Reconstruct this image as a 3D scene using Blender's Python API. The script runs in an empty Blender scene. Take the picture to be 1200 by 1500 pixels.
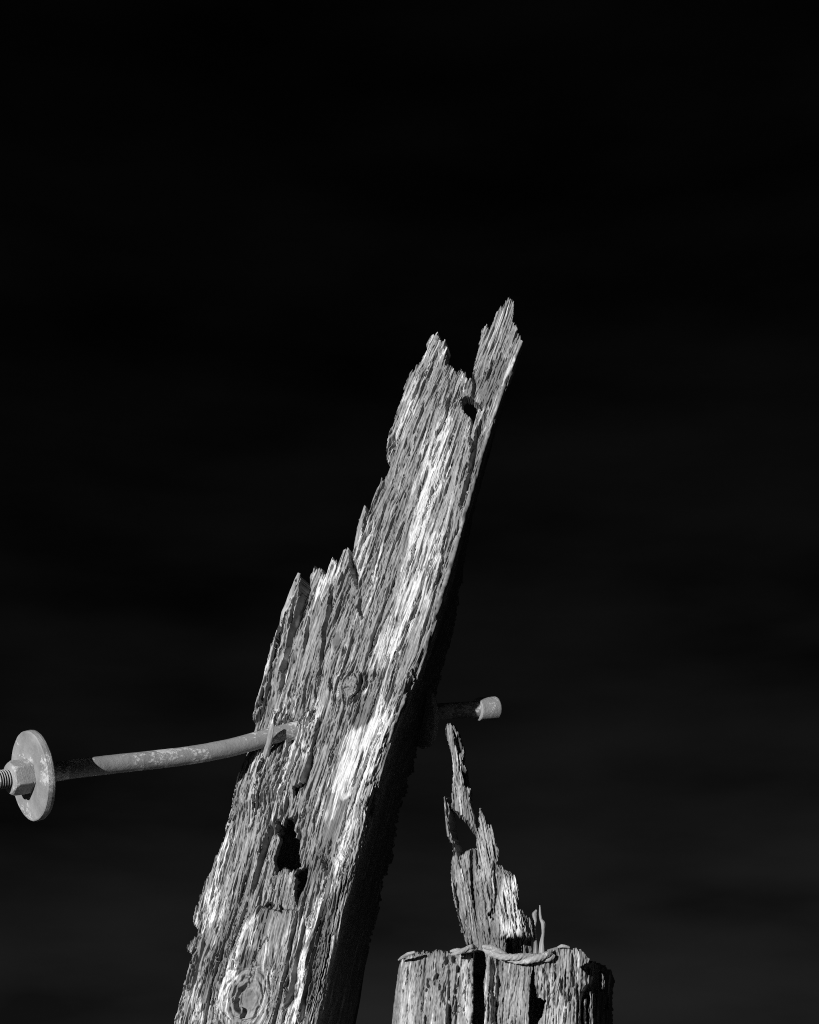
import bpy, bmesh, math
import numpy as np
from mathutils import Vector, Matrix

# ------------------------------------------------------------------ camera, sky, sun, exposure
SC = bpy.context.scene
COL = SC.collection
PITCH = math.radians(20.0)
CAM = np.array((0.0, 0.0, 1.6))
FPX = 750.0 / math.tan(math.radians(19.0))        # focal length in photo pixels (1200 x 1500 frame)
FWD = np.array((0.0, math.cos(PITCH), math.sin(PITCH)))
UPV = np.array((0.0, -math.sin(PITCH), math.cos(PITCH)))
RGT = np.array((1.0, 0.0, 0.0))

cam_d = bpy.data.cameras.new('camera')
cam_d.sensor_fit = 'VERTICAL'; cam_d.sensor_height = 24.0
cam_d.lens = 12.0 / math.tan(math.radians(19.0))
cam_d.clip_start = 0.05; cam_d.clip_end = 5000
cam = bpy.data.objects.new('camera', cam_d); COL.objects.link(cam)
cam.location = CAM; cam.rotation_euler = (math.pi / 2 + PITCH, 0, 0)
SC.camera = cam

SUN_AZ, SUN_EL = math.radians(30.8), math.radians(5.5)   # left of straight-behind-camera, elevation
SUN = np.array((-math.sin(SUN_AZ) * math.cos(SUN_EL), -math.cos(SUN_AZ) * math.cos(SUN_EL), math.sin(SUN_EL)))
SUN_POWER = 4.8
SKY_GAIN = 0.05

world = bpy.data.worlds.new('World'); SC.world = world; world.use_nodes = True
nt = world.node_tree; nt.nodes.clear()
def wn(t, **kw):
    n = nt.nodes.new(t)
    for k, v in kw.items(): setattr(n, k, v)
    return n
sky = wn('ShaderNodeTexSky', sky_type='NISHITA', sun_disc=False)
sky.sun_elevation = SUN_EL
sky.sun_rotation = math.atan2(SUN[0], SUN[1])
sky.air_density = 0.8; sky.dust_density = 0.35; sky.ozone_density = 2.0
sep = wn('ShaderNodeSeparateColor'); nt.links.new(sky.outputs[0], sep.inputs[0])   # deep red filter on black-and-white film
pw = wn('ShaderNodeMath', operation='POWER'); pw.inputs[1].default_value = 1.45
nt.links.new(sep.outputs[0], pw.inputs[0])
tc = wn('ShaderNodeTexCoord'); mp = wn('ShaderNodeMapping'); mp.inputs['Scale'].default_value = (1.0, 1.0, 3.5)
nt.links.new(tc.outputs['Generated'], mp.inputs[0])
nz = wn('ShaderNodeTexNoise'); nz.inputs['Scale'].default_value = 5.0; nz.inputs['Detail'].default_value = 5.0
nz.inputs['Roughness'].default_value = 0.45
nt.links.new(mp.outputs[0], nz.inputs['Vector'])
mr = wn('ShaderNodeMapRange'); mr.inputs[1].default_value = 0.3; mr.inputs[2].default_value = 0.75
mr.inputs[3].default_value = 0.45 * 0.053; mr.inputs[4].default_value = 2.0 * 0.053    # filter factor
nt.links.new(nz.outputs[0], mr.inputs[0])
mu = wn('ShaderNodeMath', operation='MULTIPLY'); nt.links.new(pw.outputs[0], mu.inputs[0]); nt.links.new(mr.outputs[0], mu.inputs[1])
sh = wn('ShaderNodeMath', operation='MULTIPLY_ADD'); nt.links.new(mu.outputs[0], sh.inputs[0]); sh.inputs[1].default_value = 1 / 0.6; sh.inputs[2].default_value = 1.0
dv = wn('ShaderNodeMath', operation='DIVIDE'); nt.links.new(mu.outputs[0], dv.inputs[0]); nt.links.new(sh.outputs[0], dv.inputs[1])   # film shoulder
cb = wn('ShaderNodeCombineColor')
for i in range(3): nt.links.new(dv.outputs[0], cb.inputs[i])
bg = wn('ShaderNodeBackground'); bg.inputs[1].default_value = SKY_GAIN
nt.links.new(cb.outputs[0], bg.inputs[0])
wo = wn('ShaderNodeOutputWorld'); nt.links.new(bg.outputs[0], wo.inputs[0])

sun_d = bpy.data.lights.new('sun', 'SUN'); sun_d.energy = SUN_POWER; sun_d.angle = math.radians(0.53)
sun_d.color = (1.0, 1.0, 1.0)
sun = bpy.data.objects.new('sun', sun_d); COL.objects.link(sun)
sun.rotation_euler = Vector(SUN).to_track_quat('Z', 'Y').to_euler(); sun.location = (-3, -3, 6)

SC.view_settings.view_transform = 'Standard'; SC.view_settings.look = 'None'
SC.view_settings.exposure = 0.0; SC.view_settings.gamma = 1.0
SC.view_settings.use_curve_mapping = False
SC.cycles.max_bounces = 2; SC.cycles.diffuse_bounces = 1
SC.cycles.use_denoising = False
SC.cycles.filter_width = 1.05

# ------------------------------------------------------------------ helpers
def rays(px, py):
    px = np.asarray(px, float); py = np.asarray(py, float)
    return FWD + RGT * ((px - 600) / FPX)[..., None] - UPV * ((py - 750) / FPX)[..., None]
def at(px, py, d):
    return CAM + rays(px, py) * np.asarray(d, float)[..., None]
def on_plane(px, py, p0, n):
    r = rays(px, py)
    return CAM + r * (((p0 - CAM) @ n) / (r @ n))[..., None]

def _hash(a, b, s):
    h = (a.astype(np.int64) * 374761393 + b.astype(np.int64) * 668265263 + s * 2246822519) & 0xffffffff
    h = ((h ^ (h >> 13)) * 1274126177) & 0xffffffff
    h = ((h ^ (h >> 15)) * 2246822519) & 0xffffffff
    return ((h ^ (h >> 16)) & 0xffffff) / float(0x1000000)
def gn(x, y, s=0):
    """gradient noise, about -0.7..0.7, scaled to -1..1"""
    xi = np.floor(x); yi = np.floor(y); fx = x - xi; fy = y - yi
    u = fx * fx * fx * (fx * (fx * 6 - 15) + 10); v = fy * fy * fy * (fy * (fy * 6 - 15) + 10)
    def g(ox, oy):
        a = _hash(xi + ox, yi + oy, s) * 2 * math.pi
        return np.cos(a) * (fx - ox) + np.sin(a) * (fy - oy)
    a = g(0, 0); b = g(1, 0); c = g(0, 1); d = g(1, 1)
    return ((a + (b - a) * u) * (1 - v) + (c + (d - c) * u) * v) * 1.42
def fbm(x, y, s=0, o=3, r=0.5):
    t = 0; a = 1.0; n = 0
    for i in range(o):
        t = t + a * gn(x, y, s + 17 * i); n += a; a *= r; x = x * 2.03; y = y * 2.03
    return t / n
def sstep(a, b, x):
    t = np.clip((x - a) / (b - a), 0, 1); return t * t * (3 - 2 * t)
def interp(pts, y):
    p = sorted(pts, key=lambda q: q[1]); return np.interp(y, [q[1] for q in p], [q[0] for q in p])
def smooth_line(pts, y):
    """smoothed x(y) through points"""
    lo, hi = min(q[1] for q in pts), max(q[1] for q in pts)
    return sum(interp(pts, np.clip(y + o, lo - 60, hi + 60)) for o in (-36, -24, -12, 0, 12, 24, 36)) / 7
def inpoly(px, py, poly):
    ins = np.zeros(px.shape, bool); n = len(poly)
    for i in range(n):
        x1, y1 = poly[i]; x2, y2 = poly[(i + 1) % n]
        if y1 == y2: continue
        c = ((y1 > py) != (y2 > py)) & (px < (x2 - x1) * (py - y1) / (y2 - y1) + x1)
        ins ^= c
    return ins
def sdist(px, py, poly):
    """signed distance, inside positive"""
    best = np.full(px.shape, 1e9); n = len(poly)
    for i in range(n):
        x1, y1 = poly[i]; x2, y2 = poly[(i + 1) % n]
        dx, dy = x2 - x1, y2 - y1; L = dx * dx + dy * dy
        if L == 0: continue
        t = np.clip(((px - x1) * dx + (py - y1) * dy) / L, 0, 1)
        best = np.minimum(best, (px - x1 - t * dx) ** 2 + (py - y1 - t * dy) ** 2)
    return np.where(inpoly(px, py, poly), 1, -1) * np.sqrt(best)
def band(X, Y, pts, soft=0.5, end=10.0):
    """pts (x, y, halfwidth) running along the grain -> 0..1"""
    p = sorted(pts, key=lambda q: q[1]); ys = [q[1] for q in p]
    c = np.interp(Y, ys, [q[0] for q in p]); w = np.interp(Y, ys, [q[2] for q in p])
    d = np.abs(X - c) / np.maximum(w, 0.3)
    m = 1 - sstep(1 - soft, 1 + soft * 0.3, d)
    return m * sstep(ys[0] - end * .3, ys[0] + end, Y) * (1 - sstep(ys[-1] - end, ys[-1] + end * .3, Y))

def mesh_obj(name, verts, faces_quads, parent=None, mat=None, smooth=True, attrs=None):
    me = bpy.data.meshes.new(name)
    verts = np.asarray(verts, np.float32); f = np.asarray(faces_quads, np.int32)
    me.vertices.add(len(verts)); me.vertices.foreach_set('co', verts.ravel())
    k = f.shape[1]
    me.loops.add(f.size); me.loops.foreach_set('vertex_index', f.ravel())
    me.polygons.add(len(f)); me.polygons.foreach_set('loop_start', np.arange(len(f), dtype=np.int32) * k)
    me.polygons.foreach_set('loop_total', np.full(len(f), k, np.int32))
    me.polygons.foreach_set('use_smooth', np.full(len(f), smooth, bool))
    for an, (typ, data) in (attrs or {}).items():
        a = me.attributes.new(an, typ, 'POINT')
        a.data.foreach_set('value' if typ == 'FLOAT' else 'vector', np.asarray(data, np.float32).ravel())
    me.update(calc_edges=True); me.validate()
    o = bpy.data.objects.new(name, me); COL.objects.link(o)
    if mat: me.materials.append(mat)
    if parent: o.parent = parent; o.matrix_parent_inverse = parent.matrix_world.inverted()
    return o
def thing(name, label, cat, loc, group=None):
    o = bpy.data.objects.new(name, None); COL.objects.link(o)
    o.location = loc; o.empty_display_size = 0.1
    o['label'] = label; o['category'] = cat
    if group: o['group'] = group
    bpy.context.view_layer.update()
    return o

# ------------------------------------------------------------------ materials
def mat_base(name):
    m = bpy.data.materials.new(name); m.use_nodes = True
    t = m.node_tree; b = t.nodes['Principled BSDF']
    return m, t, b
def node(t, typ, **kw):
    n = t.nodes.new(typ)
    for k, v in kw.items(): setattr(n, k, v)
    return n
def wood_material():
    m, t, b = mat_base('weathered_wood')
    at_ = node(t, 'ShaderNodeAttribute', attribute_name='tone')
    gt = node(t, 'ShaderNodeAttribute', attribute_name='grain')
    mp = node(t, 'ShaderNodeMapping'); mp.inputs['Scale'].default_value = (420, 45, 1)
    t.links.new(gt.outputs['Vector'], mp.inputs[0])
    n1 = node(t, 'ShaderNodeTexNoise'); n1.inputs['Scale'].default_value = 1.0; n1.inputs['Detail'].default_value = 4
    n1.inputs['Roughness'].default_value = 0.65
    t.links.new(mp.outputs[0], n1.inputs['Vector'])
    r1 = node(t, 'ShaderNodeMapRange'); r1.inputs[1].default_value = 0.3; r1.inputs[2].default_value = 0.7
    r1.inputs[3].default_value = 0.72; r1.inputs[4].default_value = 1.22
    t.links.new(n1.outputs[0], r1.inputs[0])
    mu = node(t, 'ShaderNodeMath', operation='MULTIPLY'); t.links.new(at_.outputs['Fac'], mu.inputs[0]); t.links.new(r1.outputs[0], mu.inputs[1])
    cl = node(t, 'ShaderNodeClamp'); cl.inputs[2].default_value = 0.82; t.links.new(mu.outputs[0], cl.inputs[0])
    cc = node(t, 'ShaderNodeCombineColor')
    for i in range(3): t.links.new(cl.outputs[0], cc.inputs[i])
    t.links.new(cc.outputs[0], b.inputs['Base Color'])
    mp2 = node(t, 'ShaderNodeMapping'); mp2.inputs['Scale'].default_value = (900, 130, 1)
    t.links.new(gt.outputs['Vector'], mp2.inputs[0])
    n2 = node(t, 'ShaderNodeTexNoise'); n2.inputs['Scale'].default_value = 1.0; n2.inputs['Detail'].default_value = 3
    t.links.new(mp2.outputs[0], n2.inputs['Vector'])
    bp = node(t, 'ShaderNodeBump'); bp.inputs['Strength'].default_value = 0.5; bp.inputs['Distance'].default_value = 0.0012
    t.links.new(n2.outputs[0], bp.inputs['Height']); t.links.new(bp.outputs[0], b.inputs['Normal'])
    b.inputs['Roughness'].default_value = 0.85; b.inputs['Specular IOR Level'].default_value = 0.25
    return m
WOOD = wood_material()
def metal_material(name, lo, hi, fleck, scale, thresh, rough=0.6, stretch=(1, 1, 1)):
    m, t, b = mat_base(name)
    tc = node(t, 'ShaderNodeTexCoord'); mp = node(t, 'ShaderNodeMapping'); mp.inputs['Scale'].default_value = stretch
    t.links.new(tc.outputs['Object'], mp.inputs[0])
    n1 = node(t, 'ShaderNodeTexNoise'); n1.inputs['Scale'].default_value = scale; n1.inputs['Detail'].default_value = 5
    n1.inputs['Roughness'].default_value = 0.6
    t.links.new(mp.outputs[0], n1.inputs['Vector'])
    r1 = node(t, 'ShaderNodeMapRange'); r1.inputs[1].default_value = 0.3; r1.inputs[2].default_value = 0.7
    r1.inputs[3].default_value = lo; r1.inputs[4].default_value = hi
    t.links.new(n1.outputs[0], r1.inputs[0])
    n2 = node(t, 'ShaderNodeTexNoise'); n2.inputs['Scale'].default_value = scale * 9; n2.inputs['Detail'].default_value = 4
    n2.inputs['Roughness'].default_value = 0.75
    t.links.new(mp.outputs[0], n2.inputs['Vector'])
    n3 = node(t, 'ShaderNodeTexNoise'); n3.inputs['Scale'].default_value = scale * 1.3; n3.inputs['Detail'].default_value = 2
    t.links.new(mp.outputs[0], n3.inputs['Vector'])
    ad = node(t, 'ShaderNodeMath', operation='ADD'); t.links.new(n2.outputs[0], ad.inputs[0]); t.links.new(n3.outputs[0], ad.inputs[1])
    r2 = node(t, 'ShaderNodeMapRange'); r2.inputs[1].default_value = thresh; r2.inputs[2].default_value = thresh + 0.06
    t.links.new(ad.outputs[0], r2.inputs[0])
    mx = node(t, 'ShaderNodeMix', data_type='FLOAT')
    t.links.new(r2.outputs[0], mx.inputs[0]); t.links.new(r1.outputs[0], mx.inputs[2]); mx.inputs[3].default_value = fleck
    cc = node(t, 'ShaderNodeCombineColor')
    for i in range(3): t.links.new(mx.outputs[0], cc.inputs[i])
    t.links.new(cc.outputs[0], b.inputs['Base Color'])
    bp = node(t, 'ShaderNodeBump'); bp.inputs['Strength'].default_value = 0.6; bp.inputs['Distance'].default_value = 0.002
    t.links.new(n2.outputs[0], bp.inputs['Height']); t.links.new(bp.outputs[0], b.inputs['Normal'])
    b.inputs['Roughness'].default_value = rough; b.inputs['Specular IOR Level'].default_value = 0.3
    return m
ROD_M = metal_material('rusted_rod', 0.20, 0.33, 0.60, 17, 1.05, 0.65, (.6, 1, 1))
PLATE_M = metal_material('galvanised_plate', 0.20, 0.38, 0.52, 26, 1.12)
ROPE_M = metal_material('pale_rope', 0.27, 0.42, 0.55, 55, 1.12, 0.85)
GROUND_M = metal_material('dark_wet_ground', 0.02, 0.04, 0.07, 3, 1.2, 0.9)

# ------------------------------------------------------------------ ground
g = 1500.0
gnd = mesh_obj('ground', [(-g, -g, 0), (g, -g, 0), (g, g, 0), (-g, g, 0)], [(0, 1, 2, 3)], None, GROUND_M, False)
gnd['kind'] = 'structure'; gnd['label'] = 'flat dark wet ground the two posts stand in'

# ------------------------------------------------------------------ carved wood sheets
def slivers(h, G, T, dg, dt, n, rng, rg, rt, wl, ll, al):
    """add long pointed fibre plates; G,T grids are regular in index space"""
    R, C = h.shape
    for _ in range(n):
        w = rng.uniform(*wl); l = rng.uniform(*ll); a = rng.uniform(*al)
        g0 = rng.uniform(*rg); t0 = rng.uniform(*rt)
        c0 = int((g0 - w) / dg); c1 = int((g0 + w) / dg) + 2
        r0 = int((t0 - l) / dt); r1 = int((t0 + l) / dt) + 2
        c0, c1, r0, r1 = max(c0, 0), min(c1, C), max(r0, 0), min(r1, R)
        if c1 - c0 < 1 or r1 - r0 < 1: continue
        gg = (np.arange(c0, c1) * dg - g0)[None, :]; tt = ((np.arange(r0, r1) * dt - t0) / l)[:, None]
        bow = rng.uniform(-.5, .5) * w
        ww = w * np.clip(1 - np.abs(tt) ** rng.uniform(1.2, 4), 0, 1)
        p = np.clip((ww - np.abs(gg - bow * tt * tt)) / max(0.35 * w, 0.7), 0, 1)
        h[r0:r1, c0:c1] += a * p * (0.65 + 0.35 * tt * rng.choice((-1, 1)))

def torn_plates(h, dg, dt, n, rng, rg, rt, wl, ll, al, ex):
    """lifted flakes (positive) and torn-out pockets (negative) with ragged ends"""
    R, C = h.shape
    for q in range(n):
        w = rng.uniform(*wl); l = rng.uniform(*ll); a = rng.uniform(*al); g0 = rng.uniform(*rg); t0 = rng.uniform(*rt)
        c0, c1 = max(int((g0 - w * 1.5) / dg), 0), min(int((g0 + w * 1.5) / dg) + 2, C)
        r0, r1 = max(int((t0 - l * 1.5) / dt), 0), min(int((t0 + l * 1.5) / dt) + 2, R)
        if c1 - c0 < 2 or r1 - r0 < 2: continue
        gg, tt = np.meshgrid(np.arange(c0, c1) * dg - g0, np.arange(r0, r1) * dt - t0)
        sl = rng.uniform(-.06, .06)
        u = np.abs(gg + sl * tt + .25 * w * gn(gg / 5, tt / 14, q)) / w; v = np.abs(tt + 6 * gn(gg / 1.8 + 40, tt / 60, q + 3) + 2 * gg * rng.uniform(-1, 1)) / l
        d = (u ** ex + v ** ex) ** (1 / ex)
        h[r0:r1, c0:c1] += a * (1 - sstep(.72, 1.0, d)) * (.7 + .3 * np.clip(tt / l, -1, 1) * rng.choice((-1, 1)))

def build_sheet(name, parent, P, N, keep, back, tone, G, T, stride=6, cav=None, lip=.016, through=False):
    """P: displaced front positions (R,C,3); keep: cell mask; back: (R,C,3) positions of the rear skin"""
    R, C = P.shape[:2]
    idx = np.arange(R * C).reshape(R, C)
    a, b, c, d = idx[:-1, :-1], idx[:-1, 1:], idx[1:, 1:], idx[1:, :-1]
    quads = np.stack([a, d, c, b], -1)[keep]
    solid = keep
    if cav is not None:                                  # rotted-out hollows: open mouth with a thin broken lip
        keep = keep & ~cav
        if through:                                      # open right through: no rear skin behind the gap
            rr_ = np.nonzero(cav.any(1))[0]; solid = solid.copy(); solid[max(rr_[0] - 20, 0):rr_[-1] + 20] = False
        vc = np.zeros((R, C), bool)
        for a_, b_ in ((0, 0), (0, 1), (1, 0), (1, 1)): vc[a_:R - 1 + a_, b_:C - 1 + b_] |= cav
        quads = np.stack([a, d, c, b], -1)[keep]
    else: vc = np.zeros((R, C), bool)
    vcf = vc.ravel()
    kp = np.pad(keep, 1)
    faces = None; nb = R * C
    faces = [quads]
    def skirt(sel, v0, v1):
        s0, s1 = v0[sel], v1[sel]
        inn = vcf[s0] & vcf[s1]
        faces.append(np.stack([s0, s1, s1 + np.where(inn, 3, 2) * nb, s0 + np.where(inn, 3, 2) * nb], -1) + 0)
        # front edge duplicate is stored in the second block so that the rim stays crisp
        faces[-1][:, 0:2] += nb
    k = keep
    skirt(k & ~kp[1:-1, :-2], a, d); skirt(k & ~kp[1:-1, 2:], c, b)
    skirt(k & ~kp[:-2, 1:-1], b, a); skirt(k & ~kp[2:, 1:-1], d, c)
    # coarse rear skin
    rs = np.unique(np.append(np.arange(0, R, stride), R - 1)); cs = np.unique(np.append(np.arange(0, C, stride), C - 1))
    bi = idx[np.ix_(rs, cs)] + 2 * nb
    kk = np.zeros((len(rs) - 1, len(cs) - 1), bool)
    S = np.cumsum(np.cumsum(np.pad(solid.astype(int), ((1, 0), (1, 0))), 0), 1)
    for i in range(len(rs) - 1):
        q = S[rs[i + 1], cs[1:]] - S[rs[i], cs[1:]] - S[rs[i + 1], cs[:-1]] + S[rs[i], cs[:-1]]
        kk[i] = q >= 0.75 * (rs[i + 1] - rs[i]) * (cs[1:] - cs[:-1])
    faces.append(np.stack([bi[:-1, :-1], bi[:-1, 1:], bi[1:, 1:], bi[1:, :-1]], -1)[kk])
    F = np.concatenate(faces)
    V = np.concatenate([P.reshape(-1, 3), P.reshape(-1, 3), back.reshape(-1, 3), (P - N * lip).reshape(-1, 3)])
    tn = np.tile(tone.ravel(), 4)
    gr = np.stack([np.tile(G.ravel(), 4), np.tile(T.ravel(), 4), np.zeros(4 * nb)], -1) * 0.001
    gr[2 * nb:, 2] = 0.05
    used = np.zeros(len(V), bool); used[F.ravel()] = True
    mp = np.cumsum(used) - 1
    return mesh_obj(name, V[used], mp[F], parent, WOOD, True,
                    {'tone': ('FLOAT', tn[used]), 'grain': ('FLOAT_VECTOR', gr[used])})

def fibres(g, T, w, L, s):
    """broken fibre bundles: every strand steps up and down at its own places"""
    g = g + .5 * w * gn(g / (w * 3), T / (L * .6), s + 5)
    i = np.floor(g / w); x = g / w - i
    o = _hash(i, i * 0, s) * L * 7; LL = L * (.6 + .9 * _hash(i, i * 0 + 1, s))
    q = (T + o) / LL; j = np.floor(q); y = q - j
    v = _hash(i, j, s + 1); v2 = _hash(i, j + 1, s + 1)
    v = v + (v2 - v) * sstep(.93, 1.0, y)
    return (v - .5) * np.clip(1.25 - (2 * x - 1) ** 4, 0, 1)
def rough_map(mg, T, s):
    return 0.15 + 1.35 * sstep(-.35, .5, fbm(mg / 34, T / 110, s + 70, 3) + .3 * gn(mg / 9, T / 60, s + 69))
def strand_rand(g, T, w, L, s):
    """one random number per strand piece, 0..1"""
    g = g + .5 * w * gn(g / (w * 3), T / (L * .6), s + 5)
    i = np.floor(g / w); o = _hash(i, i * 0, s) * L * 7; LL = L * (.5 + 1.1 * _hash(i, i * 0 + 1, s))
    return _hash(i, np.floor((T + o) / LL), s + 1)
def hair(mg, T, p, asp, wd, s, lo=-.15, hi=.35):
    """thin long checks along the grain, 0..1"""
    n = np.abs(gn(mg / p, T / (p * asp), s))
    return (1 - sstep(wd * .35, wd, n)) * sstep(lo, hi, gn(mg / (p * 1.5), T / (p * asp * .5), s + 1))
def wood_relief(G, T, s, amp=1.0):
    """weathered, fibrous relief in mm"""
    mg = G + 8 * fbm(G / 50, T / 210, s + 1, 2) + 1.6 * gn(G / 14, T / 75, s + 2)
    fj = 45 * gn(mg / 2.6, T / 900, s + 3) + 25 * gn(mg / 7, T / 700, s + 4)       # fibres break at different heights
    Tj = T + fj
    crumb = sstep(.02, .55, fbm(mg / 46, T / 100, s + 68, 3) + .12)                  # rotten, crumbling tracts
    fib = .35 + 1.1 * sstep(-.4, .4, fbm(mg / 30, T / 170, s + 70, 2))               # sound wood with raised strands
    h = 10.0 * fbm(mg / 70, T / 330, s + 5, 2)
    h += 5.0 * fbm(mg / 24, (T + .5 * fj) / 210, s + 6, 2)
    for p, asp, a, q in ((14, 14, 1.2, .3), (6.5, 14, 1.0, .35), (3.4, 16, 1.0, .4), (1.9, 18, 0.9, .4)):
        n = gn(mg / p, (Tj * q + T * (1 - q)) / (p * asp), s + int(p * 10))
        h += a * fib * (1 - 2.6 * np.abs(n))
    h += fib * (1.6 * fibres(mg, T, 2.9, 75, s + 71) + 1.5 * fibres(mg + 1.2, T, 1.7, 42, s + 72) + 2.0 * fibres(mg, T, 7.5, 140, s + 73))
    h += crumb * (2.6 * gn(mg / 5.5, T / 9, s + 51) + 2.2 * gn(mg / 2.8, T / 5, s + 52) + 1.3 * gn(mg / 1.7, T / 2.6, s + 53)) + .45 * gn(mg / 1.8, T / 6, s + 54)
    lay = fbm(mg / 16, Tj / 120, s + 31, 3) * 3.2                                   # flaking layers
    fl = np.floor(lay); h += 1.5 * (fl + sstep(0.35, 0.6, lay - fl))
    lay = fbm(mg / 8, Tj / 70, s + 37, 2) * 2.6
    fl = np.floor(lay); h += 0.8 * (fl + sstep(0.4, 0.6, lay - fl))
    h -= 8 * hair(mg, T, 20, 15, .05, s + 41, -.1) + 4.5 * hair(mg, T, 9, 16, .07, s + 43, -.05) + 3.2 * hair(mg, T, 5, 18, .09, s + 45, -.1) + 2.2 * hair(mg, T, 3.2, 22, .12, s + 47, 0)
    return h * amp, mg, Tj
def wood_tone(mg, T, Tj, s, base=0.42):
    t = base * (1 + 0.30 * fbm(mg / 16, T / 130, s + 61, 3) + 0.16 * gn(mg / 3, Tj / 60, s + 62) + 0.2 * gn(mg / 4, T / 9, s + 63) + .22 * gn(mg / 2, T / 5, s + 64))
    th = (fibres(mg, T, 2.9, 75, s + 71) + .9 * fibres(mg + 1.2, T, 1.7, 42, s + 72) + .9 * fibres(mg, T, 2.4, 110, s + 75)) * (.35 + .6 * rough_map(mg, T, s))   # single bleached strands
    t = t * (1 + .55 * th) + base * 1.1 * sstep(.42, .95, th + .55 * fbm(mg / 20, T / 90, s + 76, 2))
    return t
def knot_warp(X, Y, gx, kx, ky, a, asp, lean):
    """deflect grain coordinate gx round a knot at (kx, ky)"""
    dx = X - kx - lean * (Y - ky); dy = (Y - ky) / asp
    r2 = np.maximum(dx * dx + dy * dy, 1e-3)
    w = np.exp(-r2 / (a * 3.2) ** 2)
    return gx - dx * np.minimum(a * a / r2, 1.0) * w, np.sqrt(r2)

# ---------------------------------------------------------------- the leaning post
ROD_PX = [(-70, 1150), (0, 1142), (43, 1136.5), (110, 1126), (160, 1120), (220, 1113.5), (260, 1109), (300, 1103), (335, 1096), (365, 1088),
          (397, 1079), (431, 1070), (480, 1061), (540, 1053), (600, 1047), (650, 1042), (701, 1039), (739, 1035.5)]
def rod_depth(x): return 2.212 - (431 - x) * (0.00060 if x < 431 else 0.00055)
P_N = np.array((-math.sin(math.radians(12)), -math.cos(math.radians(12)), 0.0))
P_0 = at(433, 1071, rod_depth(433))

L_PTS = [(230, 1545), (243, 1500), (268, 1400), (320, 1200), (362, 1050), (394, 920), (419, 850), (452, 760), (500, 650), (540, 560), (578, 480), (604, 425)]
R_PTS = [(448, 1545), (464, 1490), (484, 1400), (507, 1310), (540, 1190), (565, 1105), (586, 1050), (606, 1000), (622, 960), (636, 920), (657, 850), (673, 790),
         (687, 740), (701, 692), (716, 642), (732, 588), (745, 553), (757, 525), (768, 495), (780, 460), (790, 425)]
OUTLINE = [(225, 1700), (261, 1495), (264, 1484), (277, 1430), (291, 1391), (277, 1392), (276, 1388), (287, 1374), (294, 1358), (285, 1352), (286, 1342),
           (294, 1316), (308, 1279), (325, 1245), (343, 1200), (346, 1196), (344, 1208), (336, 1222), (332, 1219), (342, 1176), (350, 1140), (358, 1109), (374, 1063), (375, 1040), (387, 998),
           (396, 962), (403, 936), (407, 934), (411, 921), (430, 872), (437, 843), (441, 842), (443, 848), (441, 868), (446, 862), (452, 846),
           (460, 828), (462, 829), (461, 836), (466, 829), (468, 834), (474, 836), (481, 839), (487, 822), (491, 819), (495, 820), (494, 834), (499, 822), (504, 810), (510, 804),
           (512, 806), (514, 822), (518, 812), (523, 784), (529, 758), (534, 743), (537, 744), (534, 768), (531, 784), (536, 778), (541, 747), (545, 744), (546, 730), (549, 719),
           (556, 702), (566, 696), (572, 680), (572, 676), (567, 671), (568, 653), (572, 626), (576, 621), (581, 604), (586, 588), (595, 558), (600, 545), (607, 537), (613, 532),
           (619, 519), (625, 511), (624, 500), (628, 492), (634, 489), (641, 489), (647, 498), (651, 500), (656, 506), (654, 520), (652, 536), (656, 534), (660, 533), (665, 541), (670, 543),
           (675, 539), (683, 548), (687, 552), (692, 546), (695, 530), (700, 509), (705, 483), (709, 476), (718, 475), (725, 462), (729, 455), (735, 446), (742, 439), (746, 438), (751, 439),
           (753, 443), (752, 460), (751, 472), (756, 473), (758, 476), (759, 487), (765, 497), (768, 501), (771, 506), (769, 513), (764, 519), (753, 537), (742, 560), (900, 700), (900, 1700)]

W0 = 230.0
DG, DT = 0.5, 0.95
rng = np.random.default_rng(7)
gf = np.arange(0, W0 + 22, DG); gs = np.arange(gf[-1] + 1.6, W0 + 215, 1.7)
gcol = np.concatenate([gf, gs])
Y_END = 1540.0
yf = np.arange(430, Y_END, DT); ye = np.arange(Y_END + 6, Y_END + 2400, 22.0)
yrow = np.concatenate([yf, ye])
yc = np.minimum(yrow, Y_END)
Lx, Rx = smooth_line(L_PTS, yc), smooth_line(R_PTS, yc)
Gc, Yc = np.meshgrid(gcol, yc); _, T = np.meshgrid(gcol, yrow)
U = Gc / W0
X = Lx[:, None] + np.minimum(U, 1.0) * (Rx - Lx)[:, None]
XX = Lx[:, None] + U * (Rx - Lx)[:, None]                       # unfolded coordinate, runs on past the corner
# base surface: flat front, rounded corner, right flank running back
mid = (Lx + Rx) / 2
pa, pb = on_plane(mid[0], yc[0], P_0, P_N), on_plane(mid[len(yf) - 1], Y_END, P_0, P_N)
AX = (pa - pb) / np.linalg.norm(pa - pb)
ES = np.cross(AX, -P_N); ES /= np.linalg.norm(ES)
if ES[0] < 0: ES = -ES
front = on_plane(X, Yc, P_0, P_N)
corner = on_plane(Rx, yc, P_0, P_N)
rad = np.interp(yc, [430, 700, 960, 1150, 1300, 1540], [2, 2, 3, 6, 13, 15]) * 0.001
mmx = np.linalg.norm(on_plane(Rx, yc, P_0, P_N) - on_plane(Lx, yc, P_0, P_N), axis=1) / W0     # metres per G unit
A = (Gc - W0) * mmx[:, None]; RR = rad[:, None]
th = np.clip((A + RR) / RR, 0, math.pi / 2)
past = np.maximum(A - RR * (math.pi / 2 - 1), 0)
curved = corner[:, None, :] + ES * (RR * (np.sin(th) - 1))[..., None] - P_N * (RR * (1 - np.cos(th)) + past)[..., None]
Bs = np.where((A > -RR)[..., None], curved, front)
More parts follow.
